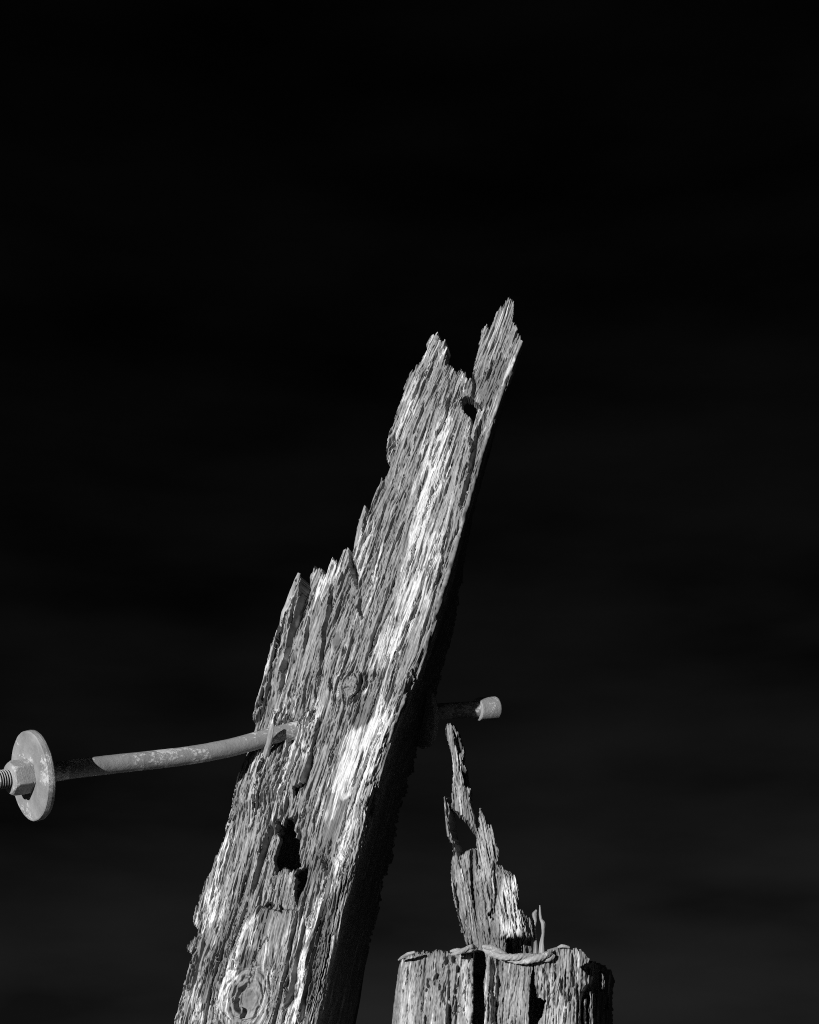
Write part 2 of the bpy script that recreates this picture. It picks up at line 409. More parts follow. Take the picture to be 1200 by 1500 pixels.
NN = P_N * np.cos(th)[..., None] + ES * np.sin(th)[..., None]
ext = np.maximum(T - Y_END, 0) * 0.001
Bs = Bs - AX * ext[..., None]

# grain field with the knots
Gg = Gc.copy()
lean = -0.31
Gg, k1 = knot_warp(XX, T, Gg, 363, 1463, 21, 1.35, lean * .3)
Gg, k2 = knot_warp(XX, T, Gg, 516, 1006, 11, 1.1, lean * .3)
Gg, k3 = knot_warp(XX, T, Gg, 494, 940, 6, 1.6, lean)
h, mg, Tj = wood_relief(Gg, T, 100)
slivers(h, Gg, T, DG, DT, 900, rng, (0, W0 + 10), (0, 1100), (1.2, 4.5), (15, 80), (0.5, 2.4))
slivers(h, Gg, T, DG, DT, 160, rng, (0, W0 + 10), (0, 1100), (2, 7), (40, 150), (0.6, 2.4))
h *= 1 - .2 * (1 - sstep(700, 900, T))
for n_, wl, ll, al, ex in ((100, (3, 13), (14, 80), (1.6, 4.5), 8), (150, (1.0, 3.6), (5, 30), (-14, -5), 3), (60, (2.5, 7), (6, 20), (-6, -2), 2.2)):
    torn_plates(h, DG, DT, n_, rng, (4, W0), (40, 1090), wl, ll, al, ex)
tone = wood_tone(mg, T, Tj, 100, 0.265)
jx = XX + 2.2 * gn(Gg / 4, T / 16, 301) + 1.2 * gn(Gg / 2, T / 6, 302)
jy = T + 7 * gn(Gg / 2.2, T / 400, 303) + 5 * gn(Gg / 6, T / 300, 304)
fade_low = 1 - sstep(1530, 1600, T)

def win(pts, m=34):
    ys = [p[1] for p in pts]; xs = [p[0] for p in pts]
    r0, r1 = np.searchsorted(yrow, min(ys) - m), np.searchsorted(yrow, max(ys) + m)
    cm = np.nonzero(((XX[r0:r1] > min(xs) - m) & (XX[r0:r1] < max(xs) + m)).any(0))[0]
    return (slice(r0, r1), slice(cm[0], cm[-1] + 1)) if len(cm) and r1 > r0 else (slice(0, 0), slice(0, 0))
JX2 = jx * .35 + XX * .65
JP = T + 5 * gn(Gg / 2.4, T / 200, 305) + 7 * fibres(Gg, T, 3.3, 90, 306)
JB = jx + 7 * gn(Gg / 9, T / 40, 311)
SV = .55 * strand_rand(mg, T, 2.3, 85, 318) + .45 * strand_rand(mg, T, 5.5, 130, 319)
MB_ = .80 + .55 * fbm(mg / 8, Tj / 70, 312, 3) + .6 * fibres(mg, T, 3.1, 58, 171) + .45 * gn(mg / 3.4, T / 13, 317) + .35 * gn(mg / 2, T / 5, 318)
BREAK = np.clip(.78 + .75 * fbm(mg / 26, T / 70, 326, 3) + .35 * gn(mg / 7, T / 26, 327), .15, 1.15)
FINE = 1 + .16 * gn(mg / 2.4, T / 30, 313) + .10 * gn(mg / 4, T / 7, 314)
JPX = jx + 2 * gn(Gg / 3, T / 14, 331); FLAT = 4.0 * fbm(mg / 60, T / 300, 320, 2) + .8 * gn(mg / 3.2, T / 60, 321) + .5 * gn(mg / 3, T / 5, 322)
def groove(pts, depth, soft=0.6, end=10):
    w = win(pts); h[w] -= 1.4 * depth * band(JX2[w], jy[w], [(x, y, q * 1.1) for x, y, q in pts], soft, end)
def ridge(pts, hh, soft=0.9, end=10):
    w = win(pts); h[w] += hh * band(jx[w], jy[w], pts, soft, end)
def pit(poly, depth, soft=2.5):
    w = win(poly); h[w] -= depth * sstep(-soft * .4, soft, sdist(jx[w], JP[w], poly))
def raise_(poly, hh, soft=2.0, jit=1.0):
    w = win(poly); h[w] += hh * sstep(-soft * .5, soft, sdist(jx[w], jy[w] * jit + T[w] * (1 - jit), poly))
def bleach(pts, val, soft=0.7, end=30):
    w = win(pts, 60); b_ = band(JB[w], jy[w], pts, soft, end) * BREAK[w]
    m = sstep(-.16, .2, b_ * (1 + .25 * (MB_[w] - .8)) - .13 - .9 * SV[w]); val = (val - .42) * 1.15 + .27
    tone[w] = tone[w] * (1 - m) + m * (val + .45 * (tone[w] - .215)) * FINE[w]
def flatten(pts, k, soft=0.7, end=20):
    w = win(pts, 60); m = band(jx[w], jy[w], pts, soft, end) * k
    h[w] = h[w] * (1 - m) + m * FLAT[w]
for _ in range(34):
    g0 = rng.uniform(8, W0 - 5); t0 = rng.uniform(560, 1500); L_ = rng.uniform(40, 190); w_ = rng.uniform(.6, 1.7); dp = rng.uniform(7, 18)
    w = (slice(np.searchsorted(yrow, t0 - L_), np.searchsorted(yrow, t0 + L_)), slice(max(int((g0 - 25) / DG), 0), int((g0 + 25) / DG)))
    tt = (T[w] - t0) / L_; tr = T[w][:, :1]
    wv = w_ * np.clip(1 - tt * tt, 0, 1) * (.6 + .7 * sstep(-.3, .4, gn(tr / 30, tr * 0 + g0, 315)))
    h[w] -= dp * (1 - sstep(.45, 1.1, np.abs(mg[w] - g0 - 2 * gn(tr / 22, tr * 0 + g0, 316)) / np.maximum(wv, .05)))
# broad smoother tracts: bleached wood, with sun-facing brightness also put into tone
flatten([(480, 1240, 14), (492, 1180, 24), (515, 1110, 32), (548, 1040, 26)], 0.65)
flatten([(548, 985, 18), (575, 900, 18), (598, 850, 16)], 0.45)
flatten([(452, 990, 24), (462, 930, 26), (470, 890, 14)], 0.55)
flatten([(395, 1420, 38), (410, 1370, 34), (412, 1335, 30)], 0.6)
flatten([(305, 1400, 22), (335, 1300, 24), (365, 1210, 18)], 0.35)
flatten([(708, 670, 9), (720, 625, 12), (738, 580, 14), (752, 520, 14)], 0.25)
bleach([(664, 590, 8), (640, 650, 26), (632, 720, 34), (620, 800, 34), (600, 880, 30), (570, 950, 30), (552, 1000, 24)], 0.68)
bleach([(552, 1000, 22), (540, 1060, 36), (515, 1120, 36), (492, 1175, 26), (468, 1232, 12)], 0.74)
bleach([(575, 1020, 14), (545, 1120, 18), (520, 1200, 18), (505, 1250, 16), (488, 1290, 10)], 0.70)
bleach([(482, 1270, 7), (468, 1330, 11), (458, 1372, 12), (448, 1430, 10), (428, 1510, 9)], 0.78, .5)
bleach([(388, 1322, 10), (362, 1375, 15), (342, 1420, 12), (328, 1460, 13), (322, 1510, 14)], 0.76, .5)
bleach([(434, 1345, 9), (412, 1390, 7), (404, 1410, 5)], 0.66, .6)
bleach([(435, 860, 6), (415, 925, 7), (395, 985, 5), (375, 1050, 5)], 0.62, .6)
bleach([(768, 505, 5), (748, 548, 6), (730, 590, 9), (722, 622, 9)], 0.66, .6)
bleach([(738, 450, 8), (725, 490, 10), (714, 540, 6)], 0.55, .7)
bleach([(345, 1215, 10), (320, 1290, 14), (300, 1370, 12)], 0.56, .7)
bleach([(282, 1430, 5), (268, 1490, 5)], 0.66)
bleach([(400, 1075, 12), (380, 1150, 16), (362, 1220, 14)], 0.58, .8)
bleach([(500, 815, 12), (480, 845, 20), (468, 885, 14)], .70, .8, 12)
bleach([(545, 760, 8), (530, 820, 12), (520, 860, 8)], .62, .8, 14)
bleach([(440, 1050, 10), (425, 1110, 16), (400, 1180, 14)], .68, .8, 20)
bleach([(470, 1020, 18), (455, 1060, 16), (445, 1120, 10)], .70, .8, 16)
bleach([(350, 1200, 8), (328, 1270, 14), (305, 1350, 14), (292, 1380, 8)], .70, .8, 20)
bleach([(612, 545, 8), (600, 600, 12), (592, 660, 8)], .60, .8, 20)
bleach([(430, 1220, 8), (418, 1300, 12)], .64, .8, 14)
bleach([(300, 1430, 12), (288, 1500, 14)], .66, .8, 16)
bleach([(650, 760, 12), (636, 830, 14), (620, 900, 12)], .62, .8, 20)
# darker, smooth patches of old surface wood
def patch(poly, val, soft=2.0):
    w = win(poly); m = sstep(-soft, soft, sdist(JPX[w], jy[w] * .4 + T[w] * .6, poly))
    tone[w] = tone[w] * (1 - m) + m * val * .62 * FINE[w]
patch([(528, 1020), (556, 1022), (548, 1050), (520, 1072), (512, 1055)], 0.27)
patch([(500, 1172), (516, 1166), (500, 1205), (474, 1262), (440, 1330), (428, 1318), (450, 1262), (470, 1236)], 0.27)
patch([(528, 990), (545, 985), (540, 1012), (526, 1012)], 0.22)
patch([(488, 925), (500, 930), (500, 950), (490, 952)], 0.26)
patch([(698, 560), (735, 520), (744, 540), (722, 590), (706, 602)], 0.28)
patch([(355, 1400), (380, 1385), (372, 1415), (348, 1428)], 0.27)
patch([(385, 1330), (402, 1335), (392, 1372), (376, 1380)], 0.27)
patch([(455, 1380), (478, 1330), (498, 1300), (482, 1390), (455, 1480), (445, 1470)], 0.24)  # grey of the ridge side turned from the sun, put into the tone
patch([(700, 640), (716, 630), (706, 690), (690, 730), (686, 720)], 0.33)
patch([(340, 1330), (352, 1335), (330, 1420), (300, 1480), (296, 1450)], 0.30)

# left shell with the long dark split behind it
ridge([(436, 846, 5), (420, 905, 9), (402, 960, 9), (385, 1020, 7), (374, 1060, 5)], 9)
groove([(449, 845, 6), (449, 875, 8), (438, 905, 8), (426, 940, 5), (417, 985, 4), (411, 1015, 3)], 20, .5)
groove([(455, 905, 2), (450, 935, 3), (444, 960, 2)], 9)
groove([(488, 868, 2), (484, 895, 2.2), (476, 925, 3.2), (472, 962, 2), (468, 995, 1.5)], 13)
groove([(516, 822, 3), (521, 845, 5), (524, 862, 2)], 15)
groove([(529, 870, 2), (526, 890, 2.5), (531, 905, 2)], 9, .5, 4)
raise_([(438, 870), (500, 800), (518, 800), (512, 900), (505, 960), (470, 1000), (425, 1040), (410, 1010)], 4, 8)
# stepped flakes of the left side
raise_([(360, 1105), (400, 1040), (440, 1060), (470, 1050), (455, 1118), (398, 1205), (372, 1300), (330, 1420), (250, 1560), (250, 1400)], 5, 2)
groove([(470, 1046, 2), (459, 1098, 2.6)], 10)
groove([(457, 1108, 2.4), (443, 1152, 3.4)], 14)
groove([(422, 1172, 2.4), (402, 1222, 3.4)], 14)
groove([(401, 1204, 3), (387, 1245, 4), (372, 1304, 3)], 16)
ridge([(347, 1192, 4), (336, 1235, 7), (318, 1285, 8), (296, 1350, 8)], 7)
groove([(346, 1215, 1.5), (336, 1260, 1.5), (325, 1300, 1)], 6)
groove([(352, 1330, 1.4), (338, 1372, 1.4), (312, 1440, 1.6), (300, 1500, 1.4)], 6)
groove([(303, 1378, 3), (295, 1410, 4), (280, 1462, 3)], 14)
ridge([(289, 1395, 3), (276, 1440, 3.5), (262, 1500, 4)], 8)
ridge([(397, 1065, 5), (388, 1120, 6), (378, 1170, 7), (366, 1220, 6)], 6)
groove([(404, 1135, 2), (392, 1175, 2), (380, 1220, 2)], 7)
raise_([(370, 1092), (428, 1084), (412, 1165), (355, 1190)], 15, 14)
# rod socket: proud lip to its right
pit([(405, 1062), (431, 1056), (434, 1084), (408, 1094)], 9, 3)
raise_([(436, 1050), (462, 1040), (452, 1100), (434, 1095)], 9, 3)
# the two deep cavities and small ones
groove([(446, 1140, 2.4), (441, 1160, 2)], 12)
groove([(440, 1215, 2), (436, 1250, 2.2)], 12); groove([(450, 1222, 2), (444, 1252, 2)], 10)
# lower block below the transverse break
raise_([(377, 1326), (392, 1331), (408, 1334), (424, 1333), (440, 1334), (425, 1400), (415, 1560), (300, 1560), (330, 1440), (352, 1370)], 8, 1.6, .2)
ridge([(384, 1332, 9), (362, 1378, 15), (342, 1420, 15), (328, 1462, 16), (322, 1512, 16)], 9)
groove([(439, 1334, 1.4), (429, 1378, 1.8), (421, 1430, 1.8), (410, 1480, 2), (402, 1512, 2)], 12)
groove([(448, 1350, 1.6), (441, 1385, 2.6), (434, 1430, 3.4), (428, 1462, 4), (424, 1476, 3)], 16)
groove([(398, 1370, 1), (378, 1400, 1.8), (368, 1425, 1.4)], 6)
groove([(396, 1425, 1.8), (400, 1455, 2.2), (396, 1478, 1.8)], 10)
ridge([(478, 1266, 8), (468, 1330, 12), (457, 1375, 13), (446, 1435, 12), (425, 1515, 12)], 10, .8)
groove([(487, 1280, 2), (480, 1310, 2.4), (470, 1360, 2.2), (455, 1430, 2.2), (442, 1500, 2.4)], 9)
pit([(471, 1262), (480, 1258), (481, 1272), (474, 1272)], 18, 2.5)
# right edge: overhanging flakes
raise_([(600, 985), (612, 985), (580, 1060), (560, 1105), (546, 1147), (536, 1150), (545, 1100), (572, 1040)], 6, 2)
pit([(602, 992), (608, 1000), (602, 1030), (590, 1048), (596, 1015)], 26, 3)
pit([(548, 1148), (575, 1150), (560, 1190), (540, 1240), (534, 1190)], 24, 3)
groove([(532, 1100, 1.5), (522, 1130, 2), (516, 1155, 2)], 7)
raise_([(478, 1000), (490, 986), (512, 990), (536, 984), (543, 1004), (524, 1020), (508, 1032), (488, 1024)], 6, 3)
# knot on the middle of the shaft
k2 = k2 * (1 + .3 * gn(XX / 17, T / 20, 346)) + 2.5 * gn(XX / 8, T / 9, 347)
m = 1 - sstep(4, 30, k2); h += 1.5 * m + m * (.9 * np.sin(k2 * 1.3 + 3 * gn(XX / 12, T / 12, 340)) + 3 * gn(XX / 7, T / 8, 348) + 2 * gn(XX / 3, T / 4, 349))
pit([(520, 1022), (530, 1010), (540, 1010), (530, 1022), (512, 1034)], 22, 2.5)
groove([(484, 990, 2.5), (486, 1012, 3)], 9, .5, 4)
m = 1 - sstep(5, 11, k3); h += 2.5 * m
# knot at the bottom
k1 = k1 * (1 + .22 * gn(XX / 26, T / 30, 344)) + 2.5 * gn(XX / 11, T / 13, 345)
m1 = 1 - sstep(30, 46, k1)
h = h * (1 - .7 * m1) + m1 * (4 + 1.8 * gn(XX / 6, T / 8, 357) + .8 * np.sin(k1 * 1.25 + 2.2 * gn(XX / 20, T / 20, 341)) * sstep(10, 16, k1))
left = sstep(-6, 10, -(XX - 363) - .25 * (T - 1463))
h -= 14 * (1 - sstep(1.2, 3.6, np.abs(k1 - 15))) * left
for rr_ in (23, 31, 38): h -= 5.5 * (1 - sstep(.6, 1.9, np.abs(k1 - rr_))) * sstep(-.25, .2, gn(XX / 18 + rr_, T / 18, 343))
h -= 5 * (1 - sstep(11, 15, k1))
pit([(356, 1476), (364, 1478), (361, 1489), (354, 1488)], 40, 2)
pit([(347, 1458), (351, 1466), (348, 1476), (345, 1470)], 24, 2)
m = 1 - sstep(9, 13, k1); tone = tone * (1 - m) + .19 * m
# head: hole between the prongs and the splits below it
groove([(696, 608, 3.4), (693, 630, 3.4), (690, 652, 3)], 15, .5)
groove([(701, 630, 3), (697, 655, 4), (690, 690, 4), (682, 722, 3.4), (674, 745, 2)], 17, .5)
groove([(664, 745, 1.5), (655, 800, 1.8), (640, 860, 1.5)], 8)
groove([(683, 652, 1.2), (675, 680, 1.6), (669, 712, 1.4)], 9)
groove([(691, 546, 2), (695, 562, 3), (692, 584, 2.6)], 15, .5, 4)
groove([(722, 527, 1.6), (719, 545, 2), (713, 560, 1.4)], 10, .5, 4)
groove([(660, 550, 1.4), (655, 572, 1.6), (650, 590, 1.2)], 7)
# crumbly rotten tissue near the head
cr = band(jx, jy, [(672, 545, 16), (676, 580, 18), (682, 620, 12), (678, 660, 10)], .8, 12)
h += cr * (2.6 * gn(XX / 5, T / 6, 350) + 1.8 * gn(XX / 2.6, T / 3, 351))
cr = band(jx, jy, [(640, 600, 34), (630, 700, 40), (610, 780, 40)], .8, 40)
h += cr * (1.1 * gn(XX / 3.4, T / 7, 352) + .8 * gn(XX / 2, T / 4, 353))
ridge([(572, 625, 3), (570, 650, 4), (569, 675, 3)], 5); groove([(579, 640, 2), (577, 660, 2.5)], 9)
raise_([(660, 575), (720, 600), (690, 760), (640, 990), (560, 1010), (600, 860), (620, 720), (640, 600)], 4, 12)
groove([(590, 680, 5), (584, 710, 8), (580, 740, 5)], 6, .9)
h *= np.where(T > 1540, .6, 1)

# flank: calmer, the grain only
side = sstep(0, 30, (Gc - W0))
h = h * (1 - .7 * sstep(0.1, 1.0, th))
tone = tone * (1 - side) + side * (.10 + .4 * (tone - .2))          # flank in shade: its darkness put into the tone
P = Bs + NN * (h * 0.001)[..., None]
D = np.interp(yc, [430, 620, 740, 800, 900, 1000, 1150, 1300, 1450, 1540], [22, 28, 34, 66, 110, 145, 170, 190, 235, 250]) * .001
keep_lim = D + RR[:, 0] * 0.57
Am = (A[:-1, :-1] + A[1:, 1:]) / 2
def ctr(q): return (q[:-1, :-1] + q[1:, 1:]) / 2
cx = (jx[:-1, :-1] + jx[1:, 1:]) / 2; cy = (jy[:-1, :-1] + jy[1:, 1:]) / 2
cxs = (XX[:-1, :-1] + XX[1:, 1:]) / 2
wob = fade_low[:-1, :-1]
crum = 2.4 * gn(cxs / 5, cy / 6, 371) + 1.2 * gn(cxs / 2.4, cy / 2.6, 372)
keep = inpoly(cxs * (1 - .35 * wob) + cx * .35 * wob + crum * .35 * wob, T[:-1, :-1] * .8 + cy * .2 - 7 * strand_rand(ctr(mg), ctr(T), 2.1, 4000, 377) * wob - 4 * strand_rand(ctr(mg), ctr(T), 5.2, 4000, 378) * wob + 3 + crum * .5, OUTLINE) | (T[:-1, :-1] > 1540)
#
HOLE = [(675, 580), (684, 578), (693, 581), (700, 592), (708, 602), (699, 607), (697, 616), (693, 622), (688, 612), (680, 606), (677, 594)]
keep &= ~inpoly(cx, cy * .4 + .6 * T[:-1, :-1], HOLE)
keep &= Am < (keep_lim[:-1, None] * (1 + .16 * gn(T[:-1, :1] / 70, T[:-1, :1] * 0 + 3, 360) + .13 * gn(T[:-1, :1] / 17, T[:-1, :1] * 0 + 5, 361) + .08 * gn(T[:-1, :1] / 5, T[:-1, :1] * 0 + 7, 362)))
def anchored(k):
    """drop crumbs that hang in the air: keep what connects down to the base"""
    def runs(row): return np.cumsum(np.diff(row.astype(np.int8), prepend=0) == 1) * row
    reach = np.zeros_like(k); reach[-1] = k[-1]
    for order in (range(len(k) - 2, -1, -1), range(1, len(k)), range(len(k) - 2, -1, -1)):
        for r in order:
            row = k[r]
            if not row.any(): continue
            src = reach[r] | (row & (reach[min(r + 1, len(k) - 1)] | reach[max(r - 1, 0)]))
            ids = runs(row); hit = np.zeros(ids.max() + 1, bool); hit[ids[src]] = True; hit[0] = False
            reach[r] = hit[ids]
    return reach
keep = anchored(keep)
# rear skin
uu = np.clip(U, 0, 1)
backd = D[:, None] * (0.62 + 0.38 * uu) * (0.35 + 0.65 * sstep(-.02, .25, U))
flat = front - AX * ext[..., None] + ES * (.02 * (1 - uu) ** 4)[..., None] - AX * .004
back = np.where((A <= 0)[..., None], flat - P_N * backd[..., None], Bs - ES * 0.03)
post = thing('leaning_post', 'tall leaning weathered timber post with a split top, pierced by a bent iron rod', 'post',
             (float((pb - AX * 1.0)[0]), float(pb[1]), 0.0))
CAVS = [[(404, 1200), (413, 1208), (417, 1197), (427, 1196), (433, 1212), (437, 1235), (442, 1270), (426, 1277), (416, 1272), (403, 1283), (401, 1256), (408, 1231)],
        [(432, 1278), (454, 1265), (449, 1295), (434, 1330), (431, 1298)],
        [(386, 1326), (393, 1322), (402, 1327), (402, 1332), (391, 1330)], [(408, 1326), (412, 1321), (419, 1332), (418, 1336), (410, 1331)],
        [(428, 1154), (440, 1143), (444, 1150), (438, 1162), (430, 1171)]]
cav = np.zeros_like(keep)
cjx, cjp = ctr(jx), ctr(JP)
for poly in CAVS: cav |= inpoly(cjx, cjp, poly)
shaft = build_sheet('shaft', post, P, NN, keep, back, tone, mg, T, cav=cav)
print('shaft', len(shaft.data.polygons))

# ---------------------------------------------------------------- loose splinters: tapered, ribbed slivers
def sliver_mesh(name, parent, pts, seed, tone=0.5, ns=14, steps=70, flat=.55):
    """pts: (3D point, half width in m)"""
    rg = np.random.default_rng(seed)
    C = np.array([p[0] for p in pts]); Wd = np.array([p[1] for p in pts])
    s = np.concatenate([[0], np.cumsum(np.linalg.norm(np.diff(C, axis=0), axis=1))]); q = np.linspace(0, s[-1], steps)
    C = np.stack([np.interp(q, s, C[:, i]) for i in range(3)], 1); Wd = np.interp(q, s, Wd)
    for _ in range(4): C[1:-1] = (C[:-2] + 2 * C[1:-1] + C[2:]) / 4
    tg = np.gradient(C, axis=0); tg /= np.linalg.norm(tg, axis=1)[:, None]
    view = CAM - C; view /= np.linalg.norm(view, axis=1)[:, None]
    e1 = np.cross(tg, view); e1 /= np.linalg.norm(e1, axis=1)[:, None]; e2 = np.cross(e1, tg)
    a = np.linspace(0, 2 * math.pi, ns, endpoint=False)
    AA, QQ = np.meshgrid(a, q)
    rr = Wd[:, None] * (1 + .25 * gn(AA * 1.6, QQ * 25, seed) + .28 * gn(AA * 3.2, QQ * 40 + 9, seed + 1) + .30 * gn(AA * 4, QQ * 9 + 4, seed + 2) + .22 * gn(AA * 8, QQ * 22 + 9, seed + 3))
    V = C[:, None, :] + e1[:, None, :] * (np.cos(AA) * rr)[..., None] + e2[:, None, :] * (np.sin(AA) * rr * flat)[..., None]
    V = V.reshape(-1, 3); F = []
    for i in range(steps - 1):
        for j in range(ns): F.append((i * ns + j, i * ns + (j + 1) % ns, (i + 1) * ns + (j + 1) % ns, (i + 1) * ns + j))
    for base in (0, (steps - 1) * ns):
        for j in range(1, ns - 2, 2): F.append((base, base + j, base + j + 1, base + j + 2))
    tn = tone * .6 * (1 + .5 * gn(AA * 3, QQ * 30, seed + 5) + .3 * gn(AA * 7, QQ * 80, seed + 6)).ravel()
    gr = np.stack([AA.ravel() * 8, QQ.ravel() * 1000, AA.ravel() * 0], -1) * .001
    return mesh_obj(name, V, F, parent, WOOD, True, {'tone': ('FLOAT', tn), 'grain': ('FLOAT_VECTOR', gr)})
def pp(x, y, off=0.0):
    return on_plane(np.array(float(x)), np.array(float(y)), P_0, P_N) + P_N * off
sliver_mesh('splinter', post, [(at(400, 1060, 2.168), .0015), (at(398, 1068, 2.166), .0034), (at(394, 1090, 2.170), .0042),
                               (at(389, 1108, 2.185), .0044), (pp(384, 1130, .012), .0055), (pp(377, 1165, .004), .006), (pp(370, 1200, -.004), .004)], 11, .62)
sliver_mesh('splinter', post, [(pp(535.5, 742, .004), .001), (pp(531, 765, .006), .003), (pp(526, 790, .004), .0045), (pp(520, 820, -.004), .004)], 12, .5)
sliver_mesh('splinter', post, [(pp(439.5, 841, .005), .002), (pp(432, 868, .009), .0045), (pp(421, 900, .008), .006), (pp(410, 935, .0), .004)], 13, .62)
sliver_mesh('splinter', post, [(pp(346, 1194, .008), .001), (pp(339, 1222, .010), .0035), (pp(329, 1250, .006), .004), (pp(318, 1285, -.004), .003)], 14, .62)

# ---------------------------------------------------------------- the tie bolt through the leaning post
bolt = thing('tie_bolt', 'long bent iron tie rod with round washer plate and nut, stuck through leaning post', 'tie bolt', tuple(at(np.array(431.), np.array(1070.), np.array(rod_depth(431)))))
RP = np.array([at(np.array(float(x)), np.array(float(y)), np.array(rod_depth(x))) for x, y in ROD_PX])
def resample(C, n, sm=6):
    s = np.concatenate([[0], np.cumsum(np.linalg.norm(np.diff(C, axis=0), axis=1))]); q = np.linspace(0, s[-1], n)
    C = np.stack([np.interp(q, s, C[:, i]) for i in range(3)], 1)
    for _ in range(sm): C[1:-1] = (C[:-2] + 2 * C[1:-1] + C[2:]) / 4
    return C
def sweep(name, parent, C, rad, ns, mat, smooth=True, caps=True):
    """rad: (steps, ns) or (steps,)"""
    n = len(C); rad = np.asarray(rad, float)
    if rad.ndim == 1: rad = np.repeat(rad[:, None], ns, 1)
    tg = np.gradient(C, axis=0); tg /= np.linalg.norm(tg, axis=1)[:, None]
    e1 = np.cross(tg, (0, 0, 1.)); e1 /= np.linalg.norm(e1, axis=1)[:, None]; e2 = np.cross(e1, tg)
    a = np.linspace(0, 2 * math.pi, ns, endpoint=False)
    V = C[:, None, :] + e1[:, None, :] * (np.cos(a) * rad)[..., None] + e2[:, None, :] * (np.sin(a) * rad)[..., None]
    V = V.reshape(-1, 3); i, j = np.meshgrid(np.arange(n - 1), np.arange(ns), indexing='ij')
    F = np.stack([i * ns + j, (i + 1) * ns + j, (i + 1) * ns + (j + 1) % ns, i * ns + (j + 1) % ns], -1).reshape(-1, 4)
    if caps:
        V = np.concatenate([V, C[:1], C[-1:]])
        c0, c1 = n * ns, n * ns + 1
        jj = np.arange(0, ns, 2)
        F = np.concatenate([F, np.stack([np.full(len(jj), c0), jj, (jj + 1) % ns, (jj + 2) % ns], -1),
                            np.stack([np.full(len(jj), c1), (n - 1) * ns + (jj + 2) % ns, (n - 1) * ns + (jj + 1) % ns, (n - 1) * ns + jj], -1)])
    return mesh_obj(name, V, F, parent, mat, smooth)
RC = resample(RP, 400)
sR = np.concatenate([[0], np.cumsum(np.linalg.norm(np.diff(RC, axis=0), axis=1))])
pxs = 600 + FPX * ((RC - CAM) @ RGT) / ((RC - CAM) @ FWD)
def s_at(x): return np.interp(x, pxs, sR)
def p_at(s): return np.stack([np.interp(s, sR, RC[:, i]) for i in range(3)], -1)
def seg(s0, s1, n): return p_at(np.linspace(s0, s1, n))
RAD = .0130
a48 = np.linspace(0, 2 * math.pi, 40, endpoint=False)
qs = np.linspace(s_at(34), s_at(726), 420)
AA, QQ = np.meshgrid(a48, qs)
sweep('rod', bolt, p_at(qs), RAD * (1 + .018 * gn(np.cos(AA) * 2 + 7, QQ * 22 + np.sin(AA) * 2, 70) + .008 * gn(np.cos(AA) * 6, QQ * 90 + np.sin(AA) * 6, 71)), 40, ROD_M)
# screw thread
sth0, sth1 = s_at(-7), s_at(40)
n = int((sth1 - sth0) / .00042); qs = np.linspace(sth0, sth1, n)
AA, QQ = np.meshgrid(a48, qs)
tri = np.abs(((QQ / .0034 + AA / (2 * math.pi)) % 1) * 2 - 1)
sweep('screw_thread', bolt, p_at(qs), .0104 + .0022 * sstep(.15, .85, tri), 40, PLATE_M)
# plate washer
sp = s_at(46)
def lathe_along(name, s0, prof, ns, mat, phase=0, squash=None):
    """prof: (ds, r) along the rod axis around arclength s0"""
    c = p_at(np.array(s0)); t = p_at(np.array(s0 + .01)) - p_at(np.array(s0 - .01)); t /= np.linalg.norm(t)
    C = np.array([c + t * d for d, r in prof]); n = len(prof)
    e1 = np.cross(t, (0, 0, 1.)); e1 /= np.linalg.norm(e1); e2 = np.cross(e1, t)
    a = np.linspace(0, 2 * math.pi, ns, endpoint=False) + phase
    r = np.array([r for d, r in prof])[:, None] * np.ones(ns)
    if squash is not None: r = squash(r, a, np.array([d for d, _ in prof])[:, None])
    V = C[:, None, :] + e1 * (np.cos(a) * r)[..., None] + e2 * (np.sin(a) * r)[..., None]
    V = V.reshape(-1, 3); i, j = np.meshgrid(np.arange(n - 1), np.arange(ns), indexing='ij')
    F = np.stack([i * ns + j, (i + 1) * ns + j, (i + 1) * ns + (j + 1) % ns, i * ns + (j + 1) % ns], -1).reshape(-1, 4)
    o = mesh_obj(name, V, F, bolt, mat, False)
    return o
def wavy(r, a, d): return r * (1 + np.where(r > .03, .006, 0) * gn(np.cos(a) * 4 + 0 * r, np.sin(a) * 4 + 0 * r, 81) + np.where(r > .03, .004, 0) * gn(np.cos(a) * 14 + 0 * r, np.sin(a) * 14 + 0 * r, 82))
PR = .060
lathe_along('washer_plate', sp, [(-.0035, .011), (-.0035, .03), (-.0038, .05), (-.0034, PR - .002), (-.0024, PR - .0004), (0, PR), (.003, PR + .0004), (.006, PR), (.0075, PR - .001), (.0085, PR - .004), (.0085, .011)], 120, PLATE_M, 0, wavy)
def hexa(across, cham):
    def f(r, a, d):
        hx = across / np.cos(((a + math.pi / 6) % (math.pi / 3)) - math.pi / 6)
        return np.minimum(r, hx + 0 * r)
    return f
AF = .0205
lathe_along('nut', sp - .0035, [(-.0275, .0125), (-.0275, AF * .96), (-.0255, AF * 1.05), (-.0225, AF * 1.16), (-.005, AF * 1.16), (-.0025, AF * 1.10), (-.002, AF * 1.14), (-.0002, AF * 1.14), (-.0002, .012)], 96, PLATE_M, .35, hexa(AF, 0))
# far side: washer plate against the flank, head at the end
lathe_along('washer_plate', s_at(617), [(-.004, .012), (-.004, .051), (-.002, .054), (.002, .054), (.004, .051), (.004, .012)], 90, PLATE_M, 0, wavy)
HR = .0186
lathe_along('bolt_head', s_at(699), [(0, .012), (0, HR * .9), (.0015, HR * .97), (.004, HR * .98), (.016, HR * .985), (.033, HR * .99), (.0344, HR * .97), (.0348, HR * .94), (.0348, .0005)], 64, PLATE_M, 0, None)

